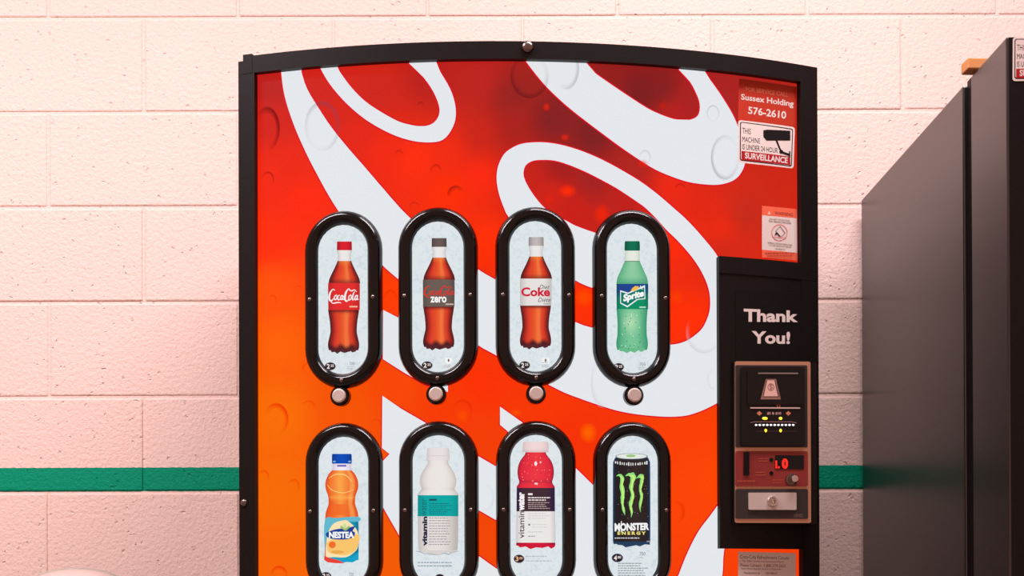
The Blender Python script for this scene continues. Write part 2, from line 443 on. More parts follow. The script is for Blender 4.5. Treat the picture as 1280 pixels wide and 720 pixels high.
for j in range(nz+1):
    row = []
    for i in range(nu+1):
        u = UL-0.004+(UR-UL+0.008)*i/nu; z = ZB-0.004+(ZT-ZB+0.008)*j/nz
        P = PANEL.to3d(u, z, 0.0); v = bm.verts.new(P); v[cl] = (*lin(idw(RED, *project(P))), 1); row.append(v)
    g.append(row)
for j in range(nz):
    for i in range(nu): bm.faces.new((g[j][i], g[j][i+1], g[j+1][i+1], g[j+1][i]))
panel = vm_obj('lit_panel', bm, BACKLIT, smooth=True, label='backlit red and orange panel')
A_left = [(351.5,84),(351.8,91),(354,110),(358,128),(364.5,148),(371,165),(378,181),(387,200),(397,219),(409,241),(424,265),(450,300),(476,329.5),(497,348.3),(525,372),(560,402),(597,431),(618,443),(660,467),(700,488.3),(723,497.5),(746.7,505.8),(770,513),(793,517.5),(816.7,520),(836.7,521),(856.7,519.7),(873,515),(886.7,509),(897.5,503),(910,495)]
S1 = [(785,364),(760,364),(741,360),(730,356),(720,351),(690,333),(658,300),(635.5,271),(630,260),(625,246.7),(621.7,233),(620.8,220),(623,206.7),(630,193),(640,185),(653,179.7),(670,178),(686.7,178.7),(706.7,182.5),(730,190),(753,200),(775,211.7),(800,226.7),(822,243),(841.7,260),(855,271.7),(868,285),(881.7,300.8),(891.7,313),(898,322.5),(910,342)]
S1 += list(reversed(A_left))
S1 += [(376,82),(377,90),(384,111),(397.6,134),(415,160),(436,186),(457,210),(481,238),(512,272),(555,306),(598,337),(619,349.5),(660,374),(720,403),(741,410),(790,425),(820,431),(838,431),(850,429),(860,425),(870,418),(878,410),(884,398),(887,387),(887.5,375),(886,363),(881.7,350),(875,336.7),(866.7,324),(856.7,311.7),(845,299),(833,287.5),(820,273),(806.7,260),(800,255),(786.7,245.8),(770,235),(750,224),(730,214),(710,205.8),(693,200.8),(678,200),(666.7,201),(658,205.8),(654.7,213),(655,221.7),(660,233),(670,248),(681.7,260.8),(695,269.5),(709,276.7),(720,282.5),(743.7,291),(770,298),(785,300)]
S2 = [(399,80),(401,86),(411.5,104),(428.9,125),(449.7,144),(470.5,158),(494.9,170),(519,176.8),(540,178),(553.9,174.7),(564,163),(569.5,147.6),(568.8,130),(562.6,111),(550.4,90),(540.7,74),(509,74),(529.6,97),(541.7,114.7),(548.7,132),(548.7,144),(541.7,153.9),(529.6,158),(515.7,156.7),(498,151.8),(477.5,140.7),(456.7,126.8),(439,109),(425,90),(418,79)]
S3 = [(653,71),(657.3,76.7),(668.9,92),(684.4,110),(706.7,131),(728.9,148.9),(751,165.6),(773,182),(800,200.5),(820,212.5),(840,221),(860,227.5),(880,230.5),(897.5,231),(912.5,227.5),(922.5,221),(928.8,211),(931,202),(929,190),(926,170),(920,152.5),(912.5,137.5),(900,117.5),(887.5,100),(874,83),(847,83),(862.5,102.5),(871,118.8),(874.5,130),(873.8,141),(868.8,147.5),(857.5,150.5),(842.5,149),(825,143),(807.5,134.5),(782,118),(762,104.4),(744.4,92),(722,74)]
S4 = [(479,387.5),(497,396.7),(530,415),(560,440),(560,490),(530,480),(505,465.8),(478.7,449)]
S5 = [(478,494.7),(501.7,511),(531,528),(560,546),(597,569.7),(617.5,581.7),(650,600),(665,640),(650,665),(617.5,648.7),(597,637),(560,618),(545,640),(560,670),(597,694),(617.5,708.7),(650,730),(650,760),(530,760),(510,690),(496,664),(485,645),(475,626.7),(470,612),(470,586),(475.3,580),(487,567.5),(477.5,560)]
S6 = [(625,508.3),(652,527.5),(690,558),(719.5,585),(740.4,605.5),(775,645),(790,760),(690,760),(690,640),(660,565),(634,538.7),(625,531)]
S7 = [(915,606),(905,619),(897,631.5),(886.7,645.6),(873,664),(860,689),(848,719),(840,745),(890,752),(902,725),(905,687),(915,670)]
UCL, UCR = UL-0.002, UR+0.002
def clip_band(pr):
    """keep the print inside the lit panel"""
    pr.v = [(min(max(u, UCL), UCR), min(v, ZT+0.003), L) for u, v, L in pr.v]
for k, (sh, sm) in enumerate(((S1, 3), (S2, 3), (S3, 3), (S4, 1), (S5, 1), (S6, 1), (S7, 3))):
    pts = [tuple(q) for q in catmull(sh, sm, True)] if sm > 1 else sh
    p = Print(PANEL); p.stroke(sh, 3.0, (222, 8, 40), smooth=sm, closed=True); clip_band(p)
    p.build('swirl_outline', BACKLIT, panel, n0=0.00030)
    p = Print(PANEL); p.poly(pts, WHITE_INK); clip_band(p)
    p.build('white_swirl', BACKLIT, panel, n0=0.00055, vstep=0.04)
# printed water drops
def drop(cx, cy, rx, ry, col, a=0.5, th0=-90, spread=1.0, wid=0.22, fill=0.0):
    p = Print(PANEL); n = 26; p.L = 1; pts = []; cols = []; c = lin(col)
    for r, f in ((1-wid, 0.0), (1.0, 1.0), (1+wid*0.35, 0.0)):
        for i in range(n):
            t = 2*math.pi*i/n; k = max(0.0, (math.cos(t-math.radians(th0))+spread)/(1+spread))
            pts.append((cx+rx*r*math.cos(t), cy+ry*r*math.sin(t))); cols.append((*c, a*f*k))
    fs = [(r*n+i, r*n+(i+1) % n, (r+1)*n+(i+1) % n, (r+1)*n+i) for r in range(2) for i in range(n)]
    p.raw(pts, fs, cols)
    if fill:
        b = [(cx, cy)]+[(cx+rx*.25*math.cos(2*math.pi*i/n), cy+ry*.25*math.sin(2*math.pi*i/n)) for i in range(n)]+[(cx+rx*math.cos(2*math.pi*i/n), cy+ry*math.sin(2*math.pi*i/n)) for i in range(n)]
        fs = [(0, 1+i, 1+(i+1) % n) for i in range(n)]+[(1+i, 1+n+i, 1+n+(i+1) % n, 1+(i+1) % n) for i in range(n)]
        p.L = 1; p.raw(b, fs, [(*c, fill)]*(n+1)+[(*c, 0.0)]*n)
    p.v = [(min(max(u, UCL), UCR), min(v, ZT), L) for u, v, L in p.v]
    p.build('printed_drop', SOFT, panel, n0=0.0009)
DK = (70, 14, 20)
for d in [(334,161,15,26,DK,.75,-35,.5,.3),(403,158,21,30,(95,70,95),.42,-60,1.2,.2),(335,225,7.5,10,DK,.5,-60,.4,.3),(545,215,7,9,DK,.4,-90,.2,.4),(570,243,10,10,DK,.6,-115,.1,.5),(499,194,5.5,6,DK,.35,-90,.2,.5),(518,258,6,5,DK,.35,-90,.2,.5),(526,131,3.5,3.5,DK,.4,-90,.4,.7),
          (662,95,23,27,(60,20,26),.5,120,1.2,.22),(708,85,15,26,(120,110,130),.45,20,.3,.25),(906,197,17,27,(120,112,130),.5,150,1.2,.2),(891,142,7.5,10,(150,145,160),.45,-90,1.5,.25),(806,197,7,9,(165,160,172),.4,-60,1,.3),(850,235,6,5,(120,20,20),.5,-90,.5,.5),
          (345,524,15,19,(235,30,4),.85,-45,.35,.32),(386,508,8,7,(240,50,4),.6,-60,.3,.4),(330,596,6,8,(240,50,4),.6,-60,.3,.4),(367,609,7.5,10,(240,50,4),.6,-50,.3,.4),(349,719,10,11,(235,40,4),.8,-80,.3,.4),(341,376,5,7,(235,45,4),.5,-60,.2,.4),(373,361,5,4,(235,45,4),.45,-90,.2,.4),(390,460,12,7,(240,55,4),.5,-140,.1,.3),
          (578,514,12,14,(215,30,4),.45,-70,.6,.3),(488,372,8,9,(220,40,4),.5,-80,.6,.4),(470,530,6,6,(225,50,4),.4,-80,.4,.4),(880,415,22,26,(185,186,196),.4,120,.0,.2),(753,478,14,30,(196,196,206),.45,150,.1,.25),(891,474,7,12,(205,206,212),.5,160,1,.3),(607,622,10,16,(205,210,218),.5,10,.5,.3),(846,640,9,13,(215,40,4),.5,-10,.3,.5)]:
    drop(*d[:4], d[4], d[5], d[6], d[7], d[8])
for d in [(709,239,13,9,(255,45,8),.95),(683,134,5,6,(225,40,14),.8),(706,172,6.5,5,(230,42,14),.75),(752,268,12,15,(250,40,8),.7),(730,372,13,13,(255,85,0),.6),(735,541,12,14,(255,110,0),.7),(578,520,9,10,(255,90,0),.4),(803,205,8,6,(235,36,10),.7),(828,132,5,5,(200,30,14),.7),(686,250,7,7,(235,36,10),.5),(757,236,5,4,(190,34,24),.5),(845,372,9,11,(255,75,0),.4),(645,516,8,5,(255,95,0),.5)]:
    drop(*d[:4], d[4], 0.0, fill=d[5])

# ----- oval windows
def bezel_mesh():
    """stadium ring swept with a rounded profile; local x right, y up, z towards the viewer"""
    bm = bmesh.new()
    a, hh = 0.0631, 0.1412          # outer half width, half height
    prof = [(0.0, -0.004)] + [(0.01155*(1-math.cos(math.radians(t))), 0.001+0.0155*math.sin(math.radians(t))) for t in (8, 24, 40, 56, 72, 88, 104, 120, 136, 152)] + [(0.0231, 0.0035)]
    n = 20; path = []
    st = hh-a
    for cy, t0 in ((st, 0), (-st, math.pi)):
        for i in range(n+1): path.append((cy, t0+math.pi*i/n))
    rows = []
    for cy, t in path:
        rows.append([bm.verts.new(((a-d)*math.cos(t), cy+(a-d)*math.sin(t), h)) for d, h in prof])
    for i in range(len(rows)):
        r1, r2 = rows[i], rows[(i+1) % len(rows)]
        for k in range(len(prof)-1): bm.faces.new((r1[k], r2[k], r2[k+1], r1[k+1]))
    bmesh.ops.recalc_face_normals(bm, faces=bm.faces)
    me = bpy.data.meshes.new('window_bezel'); bm.to_mesh(me); bm.free()
    for p in me.polygons: p.use_smooth = True
    me.materials.append(GLOSS)
    return me
BZ = bezel_mesh()
bm = bmesh.new(); lathe(bm, [(0, -0.001), (0.0034, -0.001), (0.0032, 0.0010), (0.0018, 0.0020), (0, 0.0023)], 10)
SCM = bpy.data.meshes.new('screw'); bm.to_mesh(SCM); bm.free(); SCM.materials.append(SCREW)
for p_ in SCM.polygons: p_.use_smooth = True
WC = [(431.0, 375.2), (548.9, 372.3), (669.8, 372.3), (789.4, 375.7), (430.0, 639.8), (547.8, 638.6), (669.2, 638.6), (789.4, 640.4)]
BT = [(427.0, 496), (546.0, 494), (669.5, 493.3), (790.5, 495.3)]
PROD = ['cola bottle with red cap and red label', 'cola bottle with dark grey label', 'cola bottle with pale label', 'green bottle with blue and green label', 'orange tea bottle with blue cap', 'white bottle with teal label', 'red bottle with dark and white label', 'black can with green claw marks']
WIN = []
uc = [sum(PANEL.from_px(*WC[i+4*r])[0] for r in (0, 1))/2 for i in range(4)]
vrow = [sum(PANEL.from_px(*WC[i+4*r])[1] for i in range(4))/4 for r in (0, 1)]
LIP = 0.008
def local_obj(name, me, parent, fr, m=None):
    o = link(name, me, m, parent); mm = parent_world(parent).inverted() @ fr.matrix()
    o.location = mm.to_translation(); o.rotation_euler = mm.to_euler(); return o
for i in range(8):
    fr = PANEL.frame(uc[i % 4], vrow[i//4]+0.0008, 0.0012)
    o = local_obj('window_bezel', BZ, vm, fr); o['label'] = 'glossy black oval window bezel showing a ' + PROD[i]
    for x, y in ((-0.0520, 0.0), (0.0520, 0.0), (0, -0.1296)):
        s_ = link('screw', SCM, None, o); s_.location = (x, y, 0.0157)
    # lit card behind the opening
    card = Flat(fr.to3d(0, 0, 0.0055), fr.ex, fr.ez)
    p = Print(card); p.L = 0; n = 14
    a, hh = 0.0408, 0.1184
    pts = []
    for cy, t0 in ((hh-a, 0), (-(hh-a), math.pi)):
        for k in range(n+1):
            t = t0+math.pi*k/n; pts.append((a*math.cos(t), cy+a*math.sin(t)))
    p.v = [(x, y, 0) for x, y in pts]
    p.c = [(*lin((222, 230, 234)), 1)]*len(pts)
    p.f = [tuple(range(len(pts)))]
    p.build('lit_card', CARD, o, n0=0.0)
    WIN.append((o, card))
    # selection button under each window
    if i < 4: bu, bv = PANEL.from_px(*BT[i]); BV = bv
    else: bu, bv = uc[i-4], vrow[1]-(vrow[0]-BV)
    bf = PANEL.frame(bu, bv, 0.0)
    bm = bmesh.new(); lathe(bm, [(0, -0.002), (0.0158, -0.002), (0.0158, 0.010), (0.0140, 0.0125), (0.0122, 0.0125), (0.0118, 0.009), (0, 0.009)], 28, bf.matrix())
    b_ = vm_obj('selection_button', bm, GLOSS, smooth=False)
    bm = bmesh.new(); lathe(bm, [(0.0112, 0.006), (0.0112, 0.0145), (0.0105, 0.0158), (0.0090, 0.0164), (0, 0.0164)], 28, bf.matrix())
    vm_obj('button_cap', bm, mat('satin_button_metal', (208, 198, 192), 0.5, metal=0.55), b_)

# ----- product pictures
def mixc(a, b, t): t = min(1, max(0, t)); return tuple(x+(y-x)*t for x, y in zip(a, b))
def cola(s, y, y0, y1):
    f = (y-y0)/(y1-y0); e = abs(s)
    c = mixc((238, 96, 44), (205, 48, 34), abs(s-0.05)*1.4)
    if f < 0.2: c = mixc((232, 128, 52), c, f/0.2)
    c = mixc(c, (70, 22, 28), max(0, (e-0.62)/0.38))
    if 0.12 < s < 0.30: c = mixc(c, (248, 140, 80), 0.5)
    if -0.45 < s < -0.3: c = mixc(c, (225, 70, 50), 0.6)
    return c
def cola_bottle(p, cx, yc, cap, lab, k=1.0, low=-1.0):
    """yc = y of the cap's top; k = scale"""
    Y = lambda d: yc+d*k
    p.body([(Y(10), 9.6*k), (Y(13), 9.2*k), (Y(18), 8.0*k), (Y(24.5), 8.8*k)], cx, lambda s, y: mixc((234, 231, 230), (196, 192, 192), abs(s)**3))
    p.body([(Y(0), 8.7*k), (Y(1), 9.2*k), (Y(10), 9.4*k), (Y(10.6), 9.2*k)], cx, lambda s, y: mixc(cap, tuple(c*0.72 for c in cap), abs(s)**2))
    p.body([(Y(24.3), 8.6*k), (Y(29), 10.4*k), (Y(35), 13.2*k), (Y(41), 16.2*k), (Y(47), 18.8*k), (Y(52.5), 19.8*k)], cx, lambda s, y: mixc(cola(s, y, Y(24), Y(60)), (80, 26, 26), max(0, (y-Y(46))/(8*k))*0.75))
    cl_ = cx+low
    p.body([(Y(85), 19.4*k), (Y(91), 18.6*k), (Y(99), 17.3*k), (Y(107), 16.6*k), (Y(114), 16.6*k), (Y(121), 18.2*k), (Y(127), 19.4*k), (Y(132), 19.4*k), (Y(136), 18.2*k)], cl_,
           lambda s, y: mixc(mixc((90, 26, 26), cola(s, y, Y(70), Y(150)), (y-Y(85))/(5*k)), (76, 26, 32), max(0, (y-Y(128)-2*math.sin(s*9))/(5*k))*0.9))
    p.poly([(cl_-17*k, Y(134)), (cl_+17*k, Y(134)), (cl_+15*k, Y(137.5)), (cl_+11*k, Y(138.6)), (cl_+9*k, Y(137)), (cl_+1*k, Y(139.3)), (cl_-4*k, Y(137.5)), (cl_-8*k, Y(140.4)), (cl_-11*k, Y(138)), (cl_-15*k, Y(138.4))], (84, 34, 40))
    p.body([(Y(51.8), 19.7*k), (Y(60), 19.9*k), (Y(85.6), 19.6*k)], cx-0.5, lambda s, y: mixc(lab, tuple(c*0.78 for c in lab), max(0, abs(s)-0.55)*1.6))
def script(p, x0, y0, wd, ht, col, k=1.0):
    """flowing cola script: two tall looped capitals, small letters, a hyphen and an under-tail"""
    X = lambda t: x0+t*wd; Yy = lambda t: y0+t*ht
    def st(pts, w_): p.stroke([(X(a), Yy(b)) for a, b in pts], [q*k for q in w_], col, smooth=4)
    st([(.20, .10), (.13, .02), (.04, .35), (.02, .75), (.08, .93), (.17, .72)], [1.4, 1.2, 2.2, 2.4, 1.8, .8])          # C
    st([(.06, .92), (.14, 1.10), (.30, 1.04), (.42, 1.08)], [.8, 1.3, 1.5, .7])                                      # tail
    st([(.25, .44), (.19, .62), (.21, .84), (.27, .72), (.27, .50), (.24, .44)], [.9, 1.5, 1.3, 1.3, 1.0, .8])          # o
    st([(.37, .47), (.32, .52), (.30, .72), (.33, .86), (.39, .72)], [1.2, 1.1, 1.6, 1.3, .7])                        # c
    st([(.46, .46), (.40, .60), (.41, .84), (.47, .66), (.47, .48), (.47, .80), (.51, .78)], [.9, 1.5, 1.3, 1.0, 1.5, 1.4, .7])  # a
    st([(.48, .60), (.54, .55)], [1.2, 1.0])                                                                      # hyphen
    st([(.72, .12), (.66, -.02), (.57, .30), (.54, .75), (.60, .95), (.69, .74)], [1.4, 1.2, 2.3, 2.5, 1.8, .8])         # C
    st([(.66, -.02), (.75, .14), (.86, .06), (.93, .22)], [.9, 1.5, 1.2, .6])                                         # swash
    st([(.73, .44), (.67, .62), (.69, .86), (.75, .72), (.75, .50), (.72, .44)], [.9, 1.5, 1.3, 1.3, 1.0, .8])          # o
    st([(.86, .20), (.82, .40), (.79, .70), (.81, .86), (.86, .72)], [1.0, 1.5, 1.6, 1.2, .7])                        # l
    st([(.94, .46), (.88, .60), (.89, .86), (.95, .66), (.96, .46), (.95, .82), (1.0, .76)], [.9, 1.5, 1.3, 1.0, 1.5, 1.4, .7]) # a
def price(p, cx, cy, a, b, rx=6.2, ry=4.4, ring=(120, 108, 120), fg=(240, 232, 228)):
    p.ellipse(cx, cy, rx+0.7, ry+0.7, ring); p.ellipse(cx, cy, rx, ry, (40, 26, 34))
    p.text(a, (cx-4.4, cy-3.0, cx-0.6, cy+3.0), fg, bold=0.03)
    p.text(b, (cx+0.3, cy-2.4, cx+4.6, cy+0.8), fg, bold=0.02)
def tiny_lines(p, x0, x1, ys, col, h=0.8, seed=1, dash=True):
    """print too small to read: broken hairlines"""
    rn = random.Random(seed)
    for y in ys:
        x = x0; xe = x1-rn.uniform(0, (x1-x0)*0.3)
        while x < xe:
            l_ = rn.uniform(1.6, 4.2); p.poly(box(x, y-h/2, min(x+l_, xe), y+h/2), col); x += l_+rn.uniform(.5, .9)
GREY = (150, 150, 152)
def pict(i):
    p = Print(WIN[i][1]); return p
def done(p, i, nm): p.build('product_picture', BACKLIT, WIN[i][0], n0=0.0004, dn=0.00002, label=PROD[i])
# red label cola
p = pict(0); cola_bottle(p, 430.6, 302, (222, 30, 48), (226, 44, 44))
script(p, 411.0, 361.5, 37.5, 16, (246, 238, 238)); p.poly(box(437, 382.5, 447, 384.3), (236, 190, 150))
price(p, 413, 458, '2', '25'); p.text('700', (437, 452.6, 443.6, 456.4), (120, 122, 126)); tiny_lines(p, 434.5, 445, (458.4, 460.6, 462.2), (168, 172, 174), .6, 3); done(p, 0, 'cola')
# dark label cola
p = pict(1); cola_bottle(p, 549.0, 297.8, (104, 88, 84), (106, 92, 86), low=-0.6)
script(p, 530.0, 357.5, 38, 13, (214, 52, 44), .9); p.text('zero', (538.0, 370.8, 558.2, 378.4), (250, 248, 246), bold=0.03); p.poly(box(557, 379.6, 567, 381.2), (205, 186, 170))
price(p, 534, 456.7, '2', '25'); p.poly([(556.5, 447.5), (565.2, 447.5), (564.8, 453), (560.8, 455.4), (557, 453)], (244, 246, 246)); p.ellipse(560.8, 450.6, 1.1, 2.0, (120, 90, 90)); tiny_lines(p, 555, 566, (457, 459), (190, 150, 145), .7, 5); done(p, 1, 'zero')
# pale label cola
p = pict(2); cola_bottle(p, 670.2, 296.5, (192, 184, 182), (229, 224, 221), low=-0.8)
p.text('Coke', (651.5, 359.2, 687.5, 370.6), (206, 30, 62), bold=0.035); p.text('Diet', (674, 356, 687, 361.5), (46, 40, 44), shear=0.35); p.text('Diète', (672.4, 372.2, 688.4, 377.6), (46, 40, 44), shear=0.35)
p.poly(box(679, 379.4, 688, 380.5), (160, 150, 150)); price(p, 655.8, 456.6, '2', '25'); p.poly(box(677.2, 447.2, 686.8, 455.0), (238, 240, 240)); p.ellipse(682, 450.6, 1.2, 2.1, (110, 110, 114)); tiny_lines(p, 677, 687.4, (453.4, 456.6, 458.4), (160, 164, 166), .7, 6); done(p, 2, 'diet')
# green bottle
p = pict(3); cx = 790.2
def gr(s, y):
    c = mixc((120, 196, 152), (52, 146, 108), abs(s)**2.2)
    c = mixc(c, (196, 226, 184), max(0, 1-abs(y-403)/18)*max(0, 1-abs(s+.1)*1.3)*0.9)
    return c
p.body([(313, 9.2), (318, 9.3), (326.5, 9.6)], cx, lambda s, y: mixc((228, 234, 222), (190, 208, 190), abs(s)**3))
p.body([(301.5, 8.6), (303, 9.3), (311, 9.6), (313.4, 9.2)], cx, lambda s, y: mixc((10, 112, 82), (0, 78, 58), abs(s)**2))
p.body([(326.5, 9.4), (333, 12.2), (341, 15.8), (348, 18.8), (356, 19.9)], cx, lambda s, y: mixc(mixc((140, 202, 160), (88, 170, 128), abs(s)**2), (60, 150, 110), max(0, (y-346)/10)*0.7))
p.poly(box(cx-9.4, 326.2, cx+9.4, 327.2), (90, 132, 106))
p.body([(386, 19.6), (394, 18.8), (404, 18.2), (412, 18.2), (419, 18.4), (427, 19.6), (433, 19.6), (437.5, 18.4)], cx-0.2, gr)
p.poly([(773, 435), (806, 435), (805, 438.5), (801, 440), (798, 438), (793, 441), (788, 439), (783, 441.6), (780, 439.4), (775, 439)], (104, 186, 138))
rn = random.Random(4)
for _ in range(34):
    x, y = rn.uniform(775, 806), rn.uniform(391, 436); p.ellipse(x, y, .7, .9, rn.choice([(40, 140, 100), (60, 160, 116), (200, 232, 200)]), 6)
p.body([(355, 19.8), (366, 19.8), (386.6, 19.6)], cx, lambda s, y: mixc(mixc((28, 66, 142), (0, 142, 100), (y-364)/8+s*0.3), (0, 70, 66), max(0, abs(s)-.7)*1.5))
p.poly([(775, 363), (785, 366), (796, 361), (806, 356.5), (806.4, 374), (797, 375), (784, 384.4), (775, 379.5)], (235, 240, 240))
p.poly([(776, 365), (785, 367.6), (797, 362.4), (805, 359.4), (805.4, 373), (796, 374), (784, 382.4), (776, 378.6)], (0, 120, 104))
p.poly([(788, 364.4), (790, 360.5), (794, 357.6), (798, 358.2), (798.4, 360.6), (794, 363.4)], (246, 188, 78)); p.poly([(799, 361), (800.4, 356.6), (803.4, 362)], (220, 235, 240))
p.text('Sprite', [(777.4, 368.6), (803.6, 362.4), (805.6, 372.6), (779.4, 379.8)], (250, 252, 252), bold=0.05, shear=0.25)
p.poly(box(799, 383.4, 807, 385.0), (190, 225, 205)); price(p, 773, 459, '2', '25'); p.text('700', (799.5, 453.4, 806.6, 457.4), (128, 124, 124)); tiny_lines(p, 797.4, 807.6, (459.6, 461.8), (176, 176, 176), .7, 8); done(p, 3, 'green')
# orange tea bottle
p = pict(4); cx = 427.4
p.body([(578, 12), (582, 11.6), (588.4, 12.4)], cx, lambda s, y: mixc((240, 236, 242), (206, 196, 214), abs(s)**2)); p.poly(box(421.5, 581, 433, 583.4), (128, 100, 190))
p.body([(567.4, 11.0), (568.6, 12.2), (577, 12.4), (579.6, 12.0)], cx, lambda s, y: mixc((0, 78, 186), (0, 52, 140), abs(s)**2)); p.ellipse(418, 577, 2, 1.2, (120, 170, 225), 8); p.ellipse(437, 577, 2, 1.2, (120, 170, 225), 8)
def tea(s, y):
    c = mixc((250, 168, 74), (238, 98, 36), abs(s+.1)*1.2+max(0, (y-612)/30)*.3)
    if abs(y-622) < 4: c = mixc(c, (255, 190, 96), .5*(1-abs(y-622)/4))
    if 630 < y < 644: c = mixc(c, (240, 92, 30), .7*max(0, 1-abs(s+.2)*1.2))
    if s > .45 and s < .75: c = mixc(c, (255, 206, 120), .45)
    return mixc(c, (214, 66, 26), max(0, abs(s)-.8)*4)
p.body([(588, 12.2), (593, 16.6), (600, 19.8), (607, 20.6), (613, 19.6), (619, 17.4), (625, 16.6), (631, 16.8), (637, 19), (643, 20.4), (650, 20.8)], cx, tea)
p.stroke([(409, 606), (416, 613), (430, 616), (442, 612)], [.5, 1, 1, .5], (255, 198, 120)); p.stroke([(411, 598), (420, 593), (432, 594), (440, 602)], [.5, 1.2, 1.2, .5], (255, 205, 130))
def teal(s, y):
    return mixc((22, 160, 186), (0, 112, 150), abs(s)**3) if s > -.75 else (236, 96, 60)
p.body([(649, 20.6), (660, 21.2), (690, 21.2), (700, 21)], cx-.2, teal)
p.blob([(406.3, 650), (421, 647.6), (448, 646), (448, 652), (424, 652), (413, 660), (408, 676), (406.3, 690)], (96, 184, 204))
p.blob([(411, 664), (418, 654), (430, 650.4), (436, 652), (447, 664), (447.6, 683), (442, 691), (432, 696.6), (416, 696.4), (408, 697), (408, 680)], (246, 226, 178))
p.blob([(412, 676), (447, 668), (447.4, 682), (442, 690), (430, 694), (412, 691), (409.4, 684)], (248, 196, 108)); p.ellipse(415.5, 681, 4.4, 4.2, (236, 110, 40)); p.ellipse(422, 690, 8, 2.0, (230, 168, 80))
p.blob([(408.4, 666), (420, 661.6), (434, 660), (443.6, 658), (441, 663.6), (444, 666), (441, 672), (430, 674.4), (416, 673.8), (409, 671)], (24, 62, 150))
for q in ((426, 658), (431, 655.6), (437, 658)): p.stroke([(432, 663), q], [1.6, 3.0], (150, 186, 110), smooth=1)
p.ellipse(431, 657.5, 2.2, 3.2, (206, 222, 150)); p.text('NESTEA', (411.4, 664.6, 442.6, 672.8), (252, 252, 250), bold=0.045)
p.poly([(405.4, 697), (414, 696.6), (428, 700), (440, 697), (448.4, 690), (448.4, 699), (441, 703), (433, 702.4), (426, 704.4), (416, 702.6), (408, 702)], (10, 160, 200)); p.poly([(405.4, 695), (412, 697.4), (424, 700.4), (431, 704), (420, 704), (410, 703), (405.4, 700)], (232, 64, 52))
price(p, 407.6, 720, '2', '25'); p.text('700', (436, 716, 442.4, 720), (130, 130, 134)); done(p, 4, 'tea')
# white bottle with teal label
p = pict(5); cx = 547.6; CR = (234, 229, 226)
p.body([(560.2, 13.0), (562, 13.8), (571, 14.4), (575.6, 14.2)], cx, lambda s, y: mixc((232, 224, 223), (206, 196, 196), abs(s)**3)); p.poly(box(cx-14, 569.4, cx+14, 570.2), (210, 200, 200))
p.body([(575.4, 12.6), (580, 13.2), (586, 17), (592, 20.6), (600, 22.8), (606, 22.2), (610.5, 20.6), (613, 21.6), (617, 25.0), (620, 25.4)], cx, lambda s, y: mixc(CR, (196, 186, 182), abs(s)**4+max(0, 1-abs(y-611)/3)*.22*abs(s)))
p.body([(645, 25.4), (665, 25.2), (683, 24.8), (689, 23.6)], cx, lambda s, y: mixc((228, 222, 219), (186, 178, 175), abs(s+.1)**2.4))
p.poly([(524, 688), (571, 688), (570, 690.6), (563, 692.8), (561, 690.4), (553, 692.2), (543, 693.4), (536, 691.8), (530, 691), (527, 689.4)], (214, 208, 206))
p.stroke([(520, 689), (526, 690), (530, 692), (538, 692.6), (548, 693.6), (556, 691.6), (561, 693), (564, 690.4), (574, 689)], [.6, 1.1, .7, 1.2, .6, 1, 1.2, .7, .5], (164, 164, 178))
p.body([(619, 25.3), (645.4, 25.4)], cx, lambda s, y: mixc((0, 166, 162), (0, 138, 136), max(0, abs(s)-.6)*2))
p.text('vitamin', (528.0, 645.6, 534.2, 682.6), (34, 30, 62), bold=0.05, up=True); p.text('water', (526.6, 623.4, 533.4, 645.0), (20, 96, 106), up=True)
p.poly(box(536.4, 623.6, 546, 626), (20, 84, 96)); tiny_lines(p, 536.4, 566, [629.5+2.6*k for k in range(6)], (14, 112, 118), 1.0, 9)
tiny_lines(p, 536.4, 566, [647.6+3.3*k for k in range(11)], (158, 148, 150), 1.0, 10); tiny_lines(p, 522.5, 572, (703.2, 707.4), (130, 148, 160), 1.2, 11); p.ellipse(550, 722, 6, 4.4, (40, 26, 34)); done(p, 5, 'white')
# red bottle
p = pict(6); cx = 669.6
def rd(s, y): return mixc(mixc((236, 54, 66), (208, 30, 56), abs(s)**2), (110, 20, 60), max(0, abs(s)-.86)*5+max(0, 1-abs(y-602)/2.5)*.25)
p.body([(564, 12.6), (568, 13.4), (574, 18), (581, 21.4), (590, 22.8), (597, 22.0), (602, 20.6), (605, 21.4), (608, 23.6), (611, 23.8)], cx, rd)
p.body([(552.2, 14.6), (554, 16), (562, 16.2), (565.4, 15.8)], cx, lambda s, y: mixc((240, 214, 212), (212, 190, 192), abs(s)**3+max(0, (y-561)/6)))
rn = random.Random(12)
for _ in range(40):
    x, y = rn.uniform(652, 687), rn.uniform(568, 607); p.ellipse(x, y, .55, .75, rn.choice([(255, 150, 150), (250, 110, 110), (200, 20, 44)]), 6)
p.ellipse(669.6, 579.6, 1.7, 2.8, (255, 236, 236)); p.ellipse(675.6, 578, 1.2, 1.4, (255, 190, 190)); p.ellipse(670, 604.6, 2.2, 1.2, (255, 216, 216))
p.body([(676, 24.4), (682, 24.4)], cx, lambda s, y: mixc((214, 26, 54), (150, 14, 54), abs(s)**2)); p.poly([(645.4, 681), (694, 681), (693.4, 683.4), (689, 686), (685, 683), (678, 685), (670, 684.2), (663, 686.4), (657, 683.2), (650, 684.4)], (206, 22, 52))
p.body([(638, 24.0), (660, 24.6), (678.4, 24.6)], cx, lambda s, y: mixc((234, 230, 227), (196, 186, 188), max(0, abs(s)-.75)*3))
p.body([(610, 23.8), (639.2, 24.0)], cx, lambda s, y: mixc((64, 42, 50), (40, 28, 66), max(0, abs(s)-.6)*2.5))
p.text('water', (647.4, 615.4, 655.6, 638.6), (246, 240, 242), bold=0.05, up=True); p.text('vitamin', (648.4, 639.4, 655.4, 672.8), (62, 56, 60), bold=0.01, up=True)
